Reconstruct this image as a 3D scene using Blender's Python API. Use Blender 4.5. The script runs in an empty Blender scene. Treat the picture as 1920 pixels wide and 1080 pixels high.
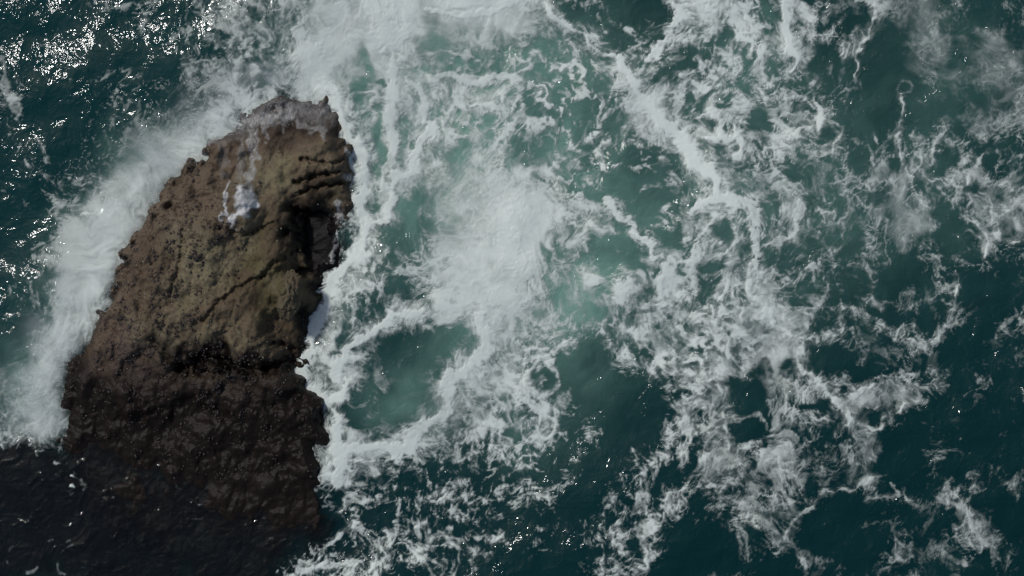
import bpy, bmesh, math
from mathutils import Vector, noise
import numpy as np
R = math.radians
sc = bpy.context.scene
C = sc.collection

# ------------------------------------------------------------------ camera, sky, sun, exposure
S = 0.02                       # metres per picture unit on the water plane
CAM_H = 70.0
def wx(px): return (px - 960.0) * S
def wy(py): return (540.0 - py) * S
cam = bpy.data.objects.new('camera', bpy.data.cameras.new('camera'))
C.objects.link(cam)
cam.location = (0, 0, CAM_H)
cam.rotation_euler = (0, 0, 0)
cam.data.sensor_width = 36.0
cam.data.lens = 36.0 * CAM_H / (1920 * S)
cam.data.clip_start = 0.5
cam.data.clip_end = 5000
sc.camera = cam

SUN_EL, SUN_AZ = 54.0, -50.0   # azimuth clockwise from +Y (picture top): light comes from the upper left
w = bpy.data.worlds.new('World'); sc.world = w; w.use_nodes = True
nt = w.node_tree; nt.nodes.clear()
sky = nt.nodes.new('ShaderNodeTexSky'); sky.sky_type = 'NISHITA'; sky.sun_disc = False
sky.sun_elevation = R(SUN_EL); sky.sun_rotation = R(SUN_AZ)
sky.air_density = 1.0; sky.dust_density = 2.2; sky.ozone_density = 1.0
bg = nt.nodes.new('ShaderNodeBackground'); bg.inputs['Strength'].default_value = 0.075
wo = nt.nodes.new('ShaderNodeOutputWorld')
nt.links.new(sky.outputs[0], bg.inputs[0]); nt.links.new(bg.outputs[0], wo.inputs[0])
sun = bpy.data.objects.new('sun', bpy.data.lights.new('sun', 'SUN'))
C.objects.link(sun)
sun.data.energy = 2.0; sun.data.angle = R(5); sun.data.color = (1.0, 0.98, 0.95)
sun.rotation_euler = (R(90 - SUN_EL), 0, R(180 - SUN_AZ))
sc.view_settings.view_transform = 'Standard'
sc.view_settings.look = 'None'
sc.view_settings.gamma = 1.0
sc.view_settings.use_curve_mapping = False
sc.view_settings.exposure = -0.16
sc.cycles.transparent_max_bounces = 16
sc.cycles.max_bounces = 5

# ------------------------------------------------------------------ numeric helpers
f4 = np.float32
def sstep(a, b, x):
    t = np.clip((x - a) / (b - a), 0, 1)
    return t * t * (3 - 2 * t)
class Tile:
    """periodic random field: spectral noise, values spread evenly over 0..1"""
    def __init__(self, seed, beta, lo=1.0, n=1024, rank=True):
        g = np.random.default_rng(seed)
        k = np.fft.fftfreq(n, 1.0 / n)[:, None]; l = np.fft.rfftfreq(n, 1.0 / n)[None, :]
        r = np.sqrt(k * k + l * l); r[0, 0] = 1
        a = np.where(r >= lo, r ** (-beta / 2.0), 0.0); a[0, 0] = 0
        z = np.fft.irfft2((g.normal(size=r.shape) + 1j * g.normal(size=r.shape)) * a, s=(n, n))
        z = (z - z.mean()) / z.std()
        self.n = n
        if rank:
            q = np.sort(z.ravel()[::97]); z = np.interp(z, q, np.linspace(0, 1, q.size))
        self.z = z.astype(f4)
    def __call__(self, x, y):
        """x, y in periods"""
        n = self.n
        u = (x * n) % n; v = (y * n) % n
        i = np.floor(u).astype(np.int32); j = np.floor(v).astype(np.int32)
        fu = (u - i).astype(f4); fv = (v - j).astype(f4)
        i %= n; j %= n; i1 = (i + 1) % n; j1 = (j + 1) % n
        z = self.z
        return (z[j, i] * (1 - fu) + z[j, i1] * fu) * (1 - fv) + (z[j1, i] * (1 - fu) + z[j1, i1] * fu) * fv

T_SOFT = Tile(1, 4.8, 2)
T_CLUMP = Tile(9, 4.4, 6)
T_MID = Tile(2, 4.4, 4)
T_FINE = Tile(3, 3.6, 12)
T_ROUGH = Tile(8, 4.0, 6)
T_FLOW = Tile(4, 6.5, 3, rank=False)
T_FLOW2 = Tile(5, 6.2, 5, rank=False)
T_WX = Tile(6, 4.8, 3, rank=False)
T_WY = Tile(7, 4.8, 3, rank=False)

def curl_advect(x, y, period, amount, steps, tile):
    """carry points along the swirls of a stream function, distances in picture units"""
    e = period / tile.n * 1.5
    gx = (np.roll(tile.z, -2, 1) - np.roll(tile.z, 2, 1)); gy = (np.roll(tile.z, -2, 0) - np.roll(tile.z, 2, 0))
    s = math.sqrt(float((gx * gx + gy * gy).mean()))
    tx = Tile.__new__(Tile); tx.n = tile.n; tx.z = (gy / s).astype(f4)
    ty = Tile.__new__(Tile); ty.n = tile.n; ty.z = (-gx / s).astype(f4)
    a = amount / steps
    for _ in range(steps):
        u = tx(x / period, y / period); v = ty(x / period, y / period)
        x = x + a * u; y = y + a * v
    return x, y

def worley(x, y, seed):
    """distance to the nearest and second nearest scattered point, cells of size 1"""
    ix = np.floor(x).astype(np.int64); iy = np.floor(y).astype(np.int64)
    d1 = np.full(x.shape, 9.0, f4); d2 = d1.copy()
    g = np.random.default_rng(seed); tab = g.random((256, 256, 2)).astype(f4)
    for dx in (-1, 0, 1):
        for dy in (-1, 0, 1):
            cx = ix + dx; cy = iy + dy
            o = tab[cy % 256, cx % 256]
            d = np.hypot(cx + o[..., 0] - x, cy + o[..., 1] - y).astype(f4)
            n1 = np.minimum(d1, d); d2 = np.minimum(d2, np.maximum(d1, d)); d1 = n1
    return d1, d2

def rankn(a):
    q = np.sort(a.ravel()[::41]); return np.interp(a, q, np.linspace(0, 1, q.size)).astype(f4)

def seg_dist(X, Y, pts, pad):
    """distance to a polyline, with the fraction along it; far points keep 1e3"""
    D = np.full(X.shape, 1e3, f4); Tt = np.zeros(X.shape, f4)
    xs, ys = X[0], Y[:, 0]
    n = len(pts) - 1
    for k in range(n):
        (x0, y0), (x1, y1) = pts[k], pts[k + 1]
        a = np.searchsorted(xs, min(x0, x1) - pad); b = np.searchsorted(xs, max(x0, x1) + pad)
        c = np.searchsorted(ys, min(y0, y1) - pad); d = np.searchsorted(ys, max(y0, y1) + pad)
        if a >= b or c >= d: continue
        sx = X[c:d, a:b]; sy = Y[c:d, a:b]
        vx, vy = x1 - x0, y1 - y0; L = vx * vx + vy * vy + 1e-6
        t = np.clip(((sx - x0) * vx + (sy - y0) * vy) / L, 0, 1)
        dd = np.hypot(sx - x0 - t * vx, sy - y0 - t * vy)
        m = dd < D[c:d, a:b]
        D[c:d, a:b] = np.where(m, dd, D[c:d, a:b]); Tt[c:d, a:b] = np.where(m, (k + t) / n, Tt[c:d, a:b])
    return D, Tt

def spline(pts, n=6):
    P = np.array([pts[0]] + list(pts) + [pts[-1]], float); out = []
    for i in range(1, len(P) - 2):
        for t in np.linspace(0, 1, n, endpoint=False):
            a, b, c, d = P[i - 1], P[i], P[i + 1], P[i + 2]
            out.append(tuple(0.5 * ((2 * b) + (c - a) * t + (2 * a - 5 * b + 4 * c - d) * t * t + (3 * b - a - 3 * c + d) * t ** 3)))
    out.append(tuple(P[-2])); return out

def poly_sdf(X, Y, poly):
    """signed distance in picture units, positive inside"""
    D = np.full(X.shape, 1e9, f4); ins = np.zeros(X.shape, bool); n = len(poly)
    for k in range(n):
        (x0, y0), (x1, y1) = poly[k], poly[(k + 1) % n]
        vx, vy = x1 - x0, y1 - y0; L = vx * vx + vy * vy + 1e-9
        t = np.clip(((X - x0) * vx + (Y - y0) * vy) / L, 0, 1)
        D = np.minimum(D, np.hypot(X - x0 - t * vx, Y - y0 - t * vy).astype(f4))
        if y0 != y1:
            c = ((y0 > Y) != (y1 > Y)) & (X < vx * (Y - y0) / vy + x0); ins ^= c
    return np.where(ins, D, -D)

def bicubic_map(M, X, Y, cell):
    """smooth lookup of a coarse chart whose cells are `cell` wide"""
    h, w_ = M.shape
    u = X / cell - 0.5; v = Y / cell - 0.5
    i = np.floor(u).astype(int); j = np.floor(v).astype(int); fu = (u - i).astype(f4); fv = (v - j).astype(f4)
    def wts(t): return [((1 - t) ** 3) / 6, (3 * t ** 3 - 6 * t * t + 4) / 6, (-3 * t ** 3 + 3 * t * t + 3 * t + 1) / 6, t ** 3 / 6]
    wu, wv = wts(fu), wts(fv); out = np.zeros(X.shape, f4)
    for b in range(4):
        jj = np.clip(j + b - 1, 0, h - 1)
        for a in range(4):
            ii = np.clip(i + a - 1, 0, w_ - 1)
            out += M[jj, ii] * wu[a] * wv[b]
    return out

# ------------------------------------------------------------------ the chart of the sea: how much foam lies where (cells of 0.8 m)
ROWS = """
111112321245 436778877788 753421167654 464441443112
112111212245 457777874567 545352165444 474350153122
112211112246 568866874555 533443464554 362440043242
211211212455 568745764443 554466344445 341330012134
311122223455 357745776666 656668545434 324110211223
310122334567 322745667656 555536765553 354111121134
121122356675 111765675556 655544586653 343111231122
121223457830 000374675466 556444467453 433222331421
212235678200 000384773457 764323446643 433333432433
022468730000 000066624578 864431135652 343334552335
012588400000 000067514578 876564135573 343323441243
014787000000 000167235678 876334544364 423333331342
035785000000 000385445668 854433644455 132231222111
144783000000 000574536778 743657563355 322132122111
034870000000 001765576778 643466555456 444134223111
136830000000 003736322348 642455444556 644133331113
147600000000 006654111158 652244445666 732313331111
257300000000 018663111277 741122445745 522212431221
466000000000 006721334666 632112254512 336345412112
466000000000 000431236544 552211154511 431533121111
461000000000 000566574254 452311234524 421231111111
011100000000 000776632333 223112244543 441231122111
000000000000 000764232332 232113324324 421342112312
000000000000 000332234232 332124351232 322001204111
000000000000 000122322233 121132421143 320001130411
101110000000 001323443343 231333311322 110001211331
011100000000 123334431232 111244200220 013112312121
""".split('\n')
CH = np.array([[int(c) for c in r.replace(' ', '')] for r in ROWS if r.strip()], f4) / 9.0
CH = np.clip(CH + (CH - .5) * .16, 0, 1)      # the lookup rounds off, so the chart is drawn a little stronger

# distinct lines of thick foam: points, half width, strength, ragged 0..1
ST = [
 ([(1150,112),(1172,145),(1205,182),(1240,222),(1268,255),(1300,292),(1326,330),(1345,358)], 17, .93, .45),
 ([(1168,150),(1195,190),(1222,215)], 30, .62, .8),
 ([(1297,393),(1327,376),(1377,373),(1408,393),(1415,443),(1412,500)], 18, .78, .6),
 ([(1403,500),(1407,537),(1427,573),(1445,600),(1475,620),(1505,638)], 8, .92, .5),
 ([(1507,643),(1504,690),(1533,720),(1555,738),(1583,765),(1588,800)], 8, .80, .6),
 ([(1587,753),(1612,735),(1640,718)], 7, .75, .6),
 ([(1590,796),(1640,796),(1680,776),(1726,745)], 3.5, .60, .3),
 ([(1507,643),(1545,635),(1574,622),(1578,590),(1574,560)], 4, .50, .4),
 ([(1020,12),(1065,50),(1105,78),(1140,104)], 7, .90, .4),
 ([(1262,4),(1275,35),(1245,75),(1220,110)], 15, .78, .8),
 ([(1275,8),(1330,18),(1390,18),(1415,50)], 7, .70, .6),
 ([(1474,0),(1477,50),(1476,90),(1486,112)], 14, .85, .5),
 ([(1486,100),(1484,140)], 6, .9, .4),
 ([(1646,0),(1640,32),(1615,90),(1597,148)], 4.5, .75, .3),
 ([(1306,252),(1340,259),(1385,257)], 6, .92, .3), ([(1385,240),(1386,300)], 9, .80, .5),
 ([(1268,148),(1290,150),(1320,162),(1345,155)], 8, .75, .5),
 ([(1530,188),(1534,234)], 11, .82, .5),
 ([(1528,205),(1505,190),(1488,176)], 4, .5, .4), ([(1526,212),(1500,213),(1478,216)], 4, .5, .4),
 ([(1528,225),(1505,250),(1470,272),(1440,280)], 5, .6, .4), ([(1540,222),(1560,226),(1578,235)], 4, .5, .4),
 ([(1540,212),(1562,205)], 3, .45, .4), ([(1525,200),(1523,170),(1530,150)], 5, .55, .4),
 ([(1400,150),(1440,185),(1465,205),(1482,222)], 5, .5, .5), ([(1440,225),(1470,240),(1490,232)], 4, .5, .4),
 ([(1577,238),(1568,270),(1562,298)], 3.5, .55, .4),
 ([(1688,182),(1691,215),(1683,248),(1680,275),(1692,305),(1706,322),(1724,336)], 4.5, .66, .4),
 ([(1766,222),(1764,255),(1750,284),(1742,300)], 5, .6, .4),
 ([(1640,248),(1648,274)], 3.5, .6, .3), ([(1600,262),(1625,275),(1640,290),(1643,305)], 5, .45, .4),
 ([(1796,324),(1828,325),(1858,330)], 6, .6, .7), ([(1826,325),(1843,288)], 6, .55, .5), ([(1822,322),(1818,345)], 7, .6, .6),
 ([(1812,402),(1836,424),(1858,440),(1856,462),(1845,484)], 4.5, .75, .3),
 ([(1874,428),(1884,450),(1909,448)], 4.5, .66, .3),
 ([(1794,436),(1815,438),(1838,446)], 3, .45, .3), ([(1800,478),(1832,476)], 3.5, .45, .4),
 ([(1799,505),(1799,560),(1794,588),(1774,618),(1742,636)], 4.5, .62, .4),
 ([(1740,560),(1757,545)], 3, .4, .3), ([(1712,640),(1740,650)], 8, .5, .5),
 ([(1632,538),(1640,562),(1668,574),(1692,573),(1715,555)], 5, .42, .5),
 ([(1600,502),(1625,504),(1640,520)], 5, .5, .5), ([(1612,476),(1640,476)], 3.5, .45, .3),
 ([(1555,412),(1575,415),(1588,396),(1590,372)], 5, .5, .5), ([(1575,415),(1583,440),(1565,470)], 5, .5, .5),
 ([(1630,396),(1655,392)], 4, .5, .4), ([(1690,430),(1705,460),(1714,482)], 5, .45, .5),
 ([(1500,388),(1485,430),(1462,452),(1440,460)], 11, .6, .6),
 ([(1514,552),(1535,568),(1548,545),(1552,525)], 5, .5, .5), ([(1495,512),(1520,500),(1538,486)], 4, .6, .4),
 ([(1553,917),(1583,920),(1607,910),(1653,886)], 4, .62, .4),
 ([(1547,920),(1523,950),(1492,974),(1474,1004),(1498,1040),(1507,1068)], 6, .55, .5),
 ([(1783,905),(1768,936),(1803,950),(1822,975),(1857,1022),(1864,1048)], 12, .42, .6),
 ([(1667,907),(1680,920),(1655,933),(1625,938)], 4, .5, .4), ([(1694,915),(1703,935),(1720,948),(1736,950)], 4.5, .5, .4),
 ([(1688,1010),(1680,1028),(1690,1048)], 3, .42, .4), ([(1762,1024),(1785,1046),(1808,1054)], 6, .4, .5),
 ([(1620,978),(1655,984)], 3, .4, .4), ([(1800,937),(1830,918),(1848,914)], 3, .35, .4),
 ([(1870,895),(1890,902),(1910,915)], 4, .35, .4), ([(1908,592),(1890,612),(1868,630)], 8, .42, .5),
 ([(1522,776),(1535,785),(1556,788)], 4.5, .6, .4),
 ([(1362,770),(1360,820),(1362,850)], 4, .55, .4), ([(1350,722),(1352,742)], 5, .65, .4),
 ([(1207,1000),(1213,1027),(1211,1060),(1197,1067)], 4.5, .7, .3), ([(1216,975),(1215,1000)], 11, .6, .5),
 ([(1250,935),(1262,925),(1280,918)], 4, .65, .4), ([(1332,908),(1347,923),(1374,933),(1400,950)], 5, .42, .5),
 ([(1140,373),(1160,402),(1195,428),(1222,458),(1228,482)], 11, .72, .5),
 ([(1280,500),(1318,484),(1363,470)], 5, .6, .5), ([(1300,450),(1335,420),(1342,408)], 4, .55, .4),
 ([(1373,633),(1368,660),(1353,692),(1328,714)], 7, .72, .5), ([(1300,590),(1330,612),(1360,632)], 12, .55, .7),
 ([(1333,573),(1347,600),(1388,618)], 4.5, .6, .4), ([(1376,560),(1393,578),(1388,602)], 4.5, .6, .4),
 ([(1352,560),(1365,540)], 8, .7, .4),
 ([(1095,508),(1112,530)], 15, .72, .5), ([(1166,525),(1170,572)], 17, .70, .6), ([(1233,550),(1258,520)], 8, .62, .5),
 ([(1093,610),(1147,607),(1168,622)], 4, .62, .3), ([(1195,572),(1235,570),(1265,560)], 6, .55, .5),
 ([(960,662),(1000,660),(1035,662),(1060,650),(1077,640)], 7, .72, .6),
 ([(995,620),(1010,650),(1030,662)], 4, .5, .5),
 ([(985,752),(1005,768),(1032,766)], 16, .72, .6),
 ([(560,70),(585,110),(600,165)], 34, .72, .6), ([(690,-10),(720,40),(750,90)], 40, .80, .6), ([(850,-5),(950,-2),(1010,-10)], 28, .75, .5),
 ([(935,330),(930,400),(960,470),(985,540)], 40, .58, 1.0), ([(860,540),(920,560),(960,545)], 24, .55, .8), ([(990,400),(1010,360)], 30, .5, .7),
 # the white band that hugs the right side of the rock
 ([(627,178),(640,213),(657,257),(676,295),(680,335),(674,372),(678,400),(690,420)], 15, .98, .55),
 ([(600,160),(628,185)], 16, .9, .6), ([(690,420),(687,455),(662,482),(634,507),(622,540)], 17, .98, .6),
 ([(622,540),(604,580),(590,612),(582,645)], 17, .92, .7),
 ([(582,645),(566,683),(566,708),(588,734),(618,748),(645,738),(652,712)], 15, .98, .6),
 ([(820,240),(790,272),(768,312),(742,352),(727,398),(702,422)], 15, .85, .7),
 ([(733,95),(735,167),(738,260),(724,350)], 14, .62, .5),
 ([(787,160),(797,232)], 13, .7, .5), ([(765,150),(800,180)], 10, .6, .6),
 ([(796,98),(863,96),(905,112),(925,108)], 6, .66, .5), ([(813,150),(900,148),(975,142)], 12, .70, .5),
 ([(880,193),(930,196),(957,217)], 7, .7, .5), ([(840,250),(880,256),(902,272)], 6, .7, .5), ([(838,220),(842,262)], 6, .6, .5),
 ([(797,18),(863,30),(913,24),(965,10)], 9, .85, .5),
 ([(792,588),(750,594),(722,604),(693,624),(667,650),(640,680),(628,712)], 12, .88, .6),
 ([(900,590),(910,640),(897,670),(870,694),(846,716),(834,745)], 18, .92, .6),
 ([(834,740),(836,772),(808,795),(775,822),(740,842),(690,845),(640,838)], 20, .88, .6),
 ([(630,775),(632,800),(620,830)], 12, .9, .6), ([(628,835),(640,862),(622,905)], 26, .92, .7),
 ([(664,988),(630,1015),(597,1047)], 5.5, .7, .4), ([(560,1072),(610,1060),(680,1056)], 9, .66, .6),
 ([(745,1000),(722,1032),(690,1074)], 7, .58, .6), ([(768,985),(792,982),(808,998)], 6, .62, .4),
 ([(863,1003),(882,1034),(918,1038)], 7, .58, .6), ([(813,942),(838,928),(862,916)], 7, .62, .6),
 ([(862,900),(868,930),(876,955)], 5, .5, .5), ([(905,1005),(925,1015),(955,1000)], 5, .5, .5),
 # dark water at the lower left: faint wisps, and short glints painted as foam
 ([(97,1022),(107,1013),(133,1010),(143,1020),(127,1030),(113,1042),(110,1066),(122,1072)], 4, .42, .5),
 ([(143,1020),(160,1024),(170,1032),(178,1041)], 3, .36, .4), ([(37,1008),(17,1033),(13,1056)], 4, .36, .5),
 ([(50,1072),(62,1062)], 7, .45, .5), ([(130,817),(158,818),(186,798),(213,792)], 4, .30, .5),
 ([(150,845),(180,834)], 4, .28, .5), ([(100,858),(118,866)], 2.5, .55, .3), ([(143,864),(150,880)], 5, .40, .6),
 ([(134,895),(146,902),(158,911)], 3, .75, .3), ([(131,919),(140,923)], 3.5, .8, .3), ([(100,884),(110,890)], 2.5, .5, .3),
 ([(398,913),(412,915),(430,917)], 2.5, .7, .3), ([(362,943),(380,944)], 2.5, .7, .3), ([(430,930),(446,932)], 3, .6, .3),
 ([(418,952),(436,954)], 2.5, .75, .3), ([(305,976),(340,973),(372,972)], 2.5, .32, .3), ([(374,972),(405,972)], 2.5, .3, .3),
 ([(372,958),(400,957),(425,962)], 3, .3, .3), ([(280,789),(288,797)], 5, .28, .5), ([(240,842),(256,832)], 4, .28, .5),
 ([(470,925),(500,922)], 2.5, .6, .3), ([(258,930),(262,934)], 2.5, .5, .3), ([(335,905),(342,915)], 3, .4, .4),
 ([(510,1012),(530,1006)], 3, .35, .4),
 # far left wisps
 ([(2,110),(12,140),(14,170),(25,200),(30,225)], 9, .55, .6), ([(15,195),(30,190)], 5, .7, .4),
 ([(45,250),(65,262),(80,280),(88,300)], 5, .45, .7), ([(50,300),(58,315)], 5, .75, .4), ([(95,325),(100,345)], 5, .65, .5),
 ([(340,162),(360,140),(370,122),(400,118)], 4, .6, .4), ([(300,165),(320,170),(340,160)], 4, .55, .5),
 ([(265,5),(272,40),(262,60)], 7, .35, .5), ([(345,5),(348,35)], 6, .4, .5),
]
# thin half-clear sheets of foam with rather clean edges: points, half width, strength
SH = [([(690,690),(760,640),(850,640)], 50, .22), ([(700,760),(800,740)], 40, .20), ([(1665,-10),(1695,45),(1740,85),(1765,112)], 36, .44), ([(1828,52),(1868,84),(1905,112)], 17, .50), ([(1850,110),(1880,165),(1862,215)], 40, .20),
      ([(1690,345),(1702,390),(1712,432)], 25, .42), ([(1800,218),(1870,222),(1925,208)], 18, .34), ([(1790,365),(1850,388),(1868,420)], 26, .22),
      ([(1902,378),(1925,415)], 18, .55), ([(1420,596),(1462,640),(1445,688)], 44, .55), ([(1590,757),(1640,745),(1695,728)], 24, .50),
      ([(1606,790),(1625,840),(1590,872),(1556,884)], 34, .27), ([(1478,850),(1502,885)], 32, .34), ([(1400,930),(1445,975),(1415,1010)], 32, .28),
      ([(1340,975),(1362,1030)], 20, .26), ([(1822,955),(1855,1012)], 24, .30), ([(1755,838),(1822,862)], 20, .14), ([(1622,596),(1642,655)], 24, .20),
      ([(1520,290),(1545,330),(1500,350)], 34, .26), ([(1230,180),(1215,225)], 26, .5), ([(1600,330),(1640,320),(1690,335)], 24, .26),
      ([(1380,720),(1330,800),(1350,860)], 42, .26), ([(1250,620),(1290,680)], 44, .28), ([(1500,400),(1480,440)], 22, .40), ([(1755,1035),(1700,1050),(1640,1075)], 20, .22),
      ([(1560,330),(1600,400)], 30, .20), ([(1680,1010),(1720,985),(1745,990)], 16, .24), ([(1795,325),(1880,350)], 20, .2)]
# steep broken ripples that catch the sun
GL = [(1780,45,12,16,0,1),(1788,28,10,8,0,1),(1740,128,14,18,0,1),(1686,196,6,14,0,1),(1690,222,6,10,0,1),(1640,262,8,12,0,.9),(1365,145,16,14,0,.9),(1398,168,14,10,0,.9),
      (1500,512,16,8,0,1),(1798,497,8,8,0,1),(1722,616,10,10,0,1),(1835,574,14,8,-30,1),(1335,916,12,10,0,1),(1108,782,26,18,0,.8),(1104,826,16,10,0,1),(1742,772,14,8,0,1),
      (1640,900,10,5,0,1),(1856,1052,8,8,0,1),(1785,1074,10,8,0,1),(1492,222,12,10,0,.9),(1230,340,40,20,0,.7),(1718,448,14,12,0,.9),(1552,290,14,12,0,.8),(1275,1000,16,6,0,.9),
      (60,180,8,10,0,.7),(60,235,15,6,0,.7),(70,270,15,13,0,.7),(190,165,20,15,0,.7),(165,215,8,30,10,.7),(130,130,20,10,0,.7),(320,45,24,20,0,.8),(45,30,20,12,0,.7),(250,20,20,10,0,.7),
      (95,330,10,30,0,.9),(140,900,20,10,20,1),(400,930,60,16,0,.9),(240,100,35,10,0,.7),(90,60,25,15,0,.7),(460,960,50,10,0,.6),(1560,75,30,40,0,.5)]
# rings: a closed line of foam round clear water
RG = [(1015,708,27,38,6,.72), (1027,800,15,20,5,.62), (995,800,18,22,4,.5), (830,1045,30,42,5,.5), (1722,300,9,17,4,.6), (1695,165,12,14,6,.4),
      (680,190,26,18,5,.55), (1365,198,30,24,9,.62)]
# clear holes: centre, radii, turn, how clear
HO = [(690,113,20,42,-30,.85),(680,172,22,20,0,.8),(812,66,28,32,20,.7),(717,163,8,8,0,.8),(793,267,10,18,0,.8),(767,253,14,28,25,.6),
 (708,290,17,66,4,.65),(885,228,14,14,0,.45),(853,228,15,17,0,.45),(867,273,22,20,0,.5),(917,222,8,22,0,.6),(830,123,30,13,0,.8),
 (925,134,40,9,-8,.9),(880,118,18,10,0,.6),(1160,93,13,13,0,1),(1190,93,8,9,0,1),(1237,58,30,14,-10,1),(1157,227,22,13,-25,.95),
 (1120,247,20,6,-38,.9),(1037,167,9,9,0,.8),(1027,153,7,6,0,.8),(990,200,11,17,0,.75),(1067,200,10,12,0,.85),(1107,203,10,10,0,.85),
 (1047,235,15,12,0,.85),(1020,217,9,8,0,.8),(1003,283,42,34,15,.55),(1360,200,16,12,0,.95),(1353,273,25,8,0,.8),(1160,287,35,12,0,.75),
 (1193,330,62,22,-8,.95),(1425,225,20,27,0,.8),(1293,110,32,18,0,.7),(1530,10,10,13,0,.8),(1537,103,28,30,0,1),(1655,112,52,82,8,1),
 (1533,263,15,26,0,.6),(763,410,26,58,18,.85),(697,380,12,16,0,.7),(663,637,20,13,0,.8),(780,652,92,38,-5,.95),(873,637,28,26,0,.9),
 (745,535,24,14,0,.6),(653,783,30,18,0,.95),(762,745,72,46,-20,.95),(1153,470,56,26,8,.85),(1037,492,13,27,-25,.8),(1103,587,18,12,0,.8),
 (1110,690,46,40,0,.85),(1227,392,58,26,-15,.95),(1262,440,22,16,0,.8),(1357,430,18,15,0,.75),(1327,503,36,13,0,.75),(1423,706,16,14,0,1),
 (1393,552,10,14,0,.8),(1673,540,34,32,0,1),(1673,590,46,11,0,1),(1567,675,56,26,5,1),(1543,764,38,14,32,1),(1567,990,66,58,0,1),
 (1772,968,26,12,0,1),(1390,738,28,28,0,1),(1398,800,34,22,0,1),(1180,770,62,60,0,.9),(1725,470,26,50,0,.9),(1480,690,18,10,0,1),
 (1015,708,18,27,10,.55),(1300,885,40,18,0,.3),(1340,1020,55,50,0,1),(1060,960,30,30,0,.7),(935,1050,40,30,0,.9),(700,900,28,12,0,.6),
 (1690,850,40,36,0,.9),(1590,745,14,10,0,.7),(1330,170,18,16,0,.85),(1095,25,30,24,30,.8),(1200,20,40,22,0,.9),(1390,290,14,10,0,.7),(1575,440,30,25,0,.6)]
# smooth sheets and mist (spray, boiling white) as against lace: centre, radii, turn, amount
SM = [(195,470,75,320,28,.62),(300,300,130,90,-40,.9),(660,60,170,110,0,.75),(880,20,140,50,0,.8),(945,440,120,190,10,.50),(80,720,110,110,0,.8),
      (850,380,110,120,0,.7),(800,750,110,90,0,.6),(1085,560,60,60,0,.5),(1440,660,60,40,0,.5),(1780,80,80,110,-30,.6),(1860,120,90,80,30,.6),
      (880,60,160,90,0,.55),(1690,400,50,60,0,.5),(1190,190,60,40,45,.4)]
LACE = [(1070,195,125,105,0,.95),(880,115,110,32,0,.7),(860,235,95,60,0,.55),(1300,210,90,80,0,.6),(1230,310,80,50,0,.7),(1330,640,90,70,0,.7),(1340,800,70,90,0,.5),
      (720,470,40,60,0,.5),(980,690,60,60,0,.6),(1190,90,70,60,0,.6),(1550,640,110,60,0,.5),(900,1000,120,60,0,.5),(1150,990,110,60,0,.45),(470,90,80,60,0,.5),(660,420,26,110,0,.5),
      (1480,450,140,90,0,.45),(700,600,60,50,0,.5),(1130,640,70,60,0,.5),(1620,820,120,70,0,.4)]
GLINT_FLECK = [(160,70,240,110,0,1),(330,160,130,90,0,1),(70,260,110,110,0,.9),(150,330,80,90,0,.7),(20,140,60,80,0,.8),(1780,60,40,70,0,.9),(1740,130,30,25,0,1),(1690,200,14,40,0,.9),
      (1500,510,60,30,0,.6),(1110,780,60,50,0,.8),(1380,150,70,40,0,.6),(1160,400,70,60,0,.6),(1560,60,60,70,0,.5),(1500,230,60,60,0,.6),(880,800,80,60,0,.5),(1740,620,60,40,0,.6)]
# air churned into the water: pale green below the foam
MI = [(1085,560,85,70,0,.92),(780,745,95,60,-20,.60),(850,390,130,120,20,.62),(870,270,180,130,0,.62),(740,150,190,170,0,.62),(900,90,230,110,0,.64),
      (1400,90,100,110,0,.50),(130,520,62,230,25,.30),(290,310,110,60,-40,.30),(1150,330,260,190,0,.24),(1500,350,300,170,0,.14),(1300,480,260,180,0,.22),
      (980,560,150,200,0,.50),(1040,190,120,110,0,.30),(60,740,65,60,0,.38),(900,640,60,50,0,.22),(1640,360,260,160,0,.12),(1780,100,160,160,0,.14),
      (930,460,110,140,0,.45),(640,560,60,120,0,.25),(1150,480,110,60,0,.25),(1000,790,80,60,0,.25)]

def blobs(L, X, Y, power=1.0):
    A = np.zeros(X.shape, f4); xs, ys = np.maximum.accumulate(X.mean(0)), np.maximum.accumulate(Y.mean(1))
    for cx, cy, rx, ry, rot, s in L:
        r = 2.4 * max(rx, ry) + 35
        a, b = np.searchsorted(xs, (cx - r, cx + r)); c, d = np.searchsorted(ys, (cy - r, cy + r))
        if a >= b or c >= d: continue
        dx = X[c:d, a:b] - cx; dy = Y[c:d, a:b] - cy
        co, si = math.cos(R(rot)), math.sin(R(rot))
        u = (dx * co + dy * si) / rx; v = (-dx * si + dy * co) / ry
        g = s * np.exp(-((u * u + v * v) ** power) * 0.9)
        A[c:d, a:b] = 1 - (1 - A[c:d, a:b]) * (1 - g)
    return A

def warp_xy(X, Y, a1=9, a2=4):
    return (X + a1 * T_WX(X / 700, Y / 700) + a2 * T_WX(X / 190 + .3, Y / 190),
            Y + a1 * T_WY(X / 700, Y / 700) + a2 * T_WY(X / 190 + .3, Y / 190))

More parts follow.
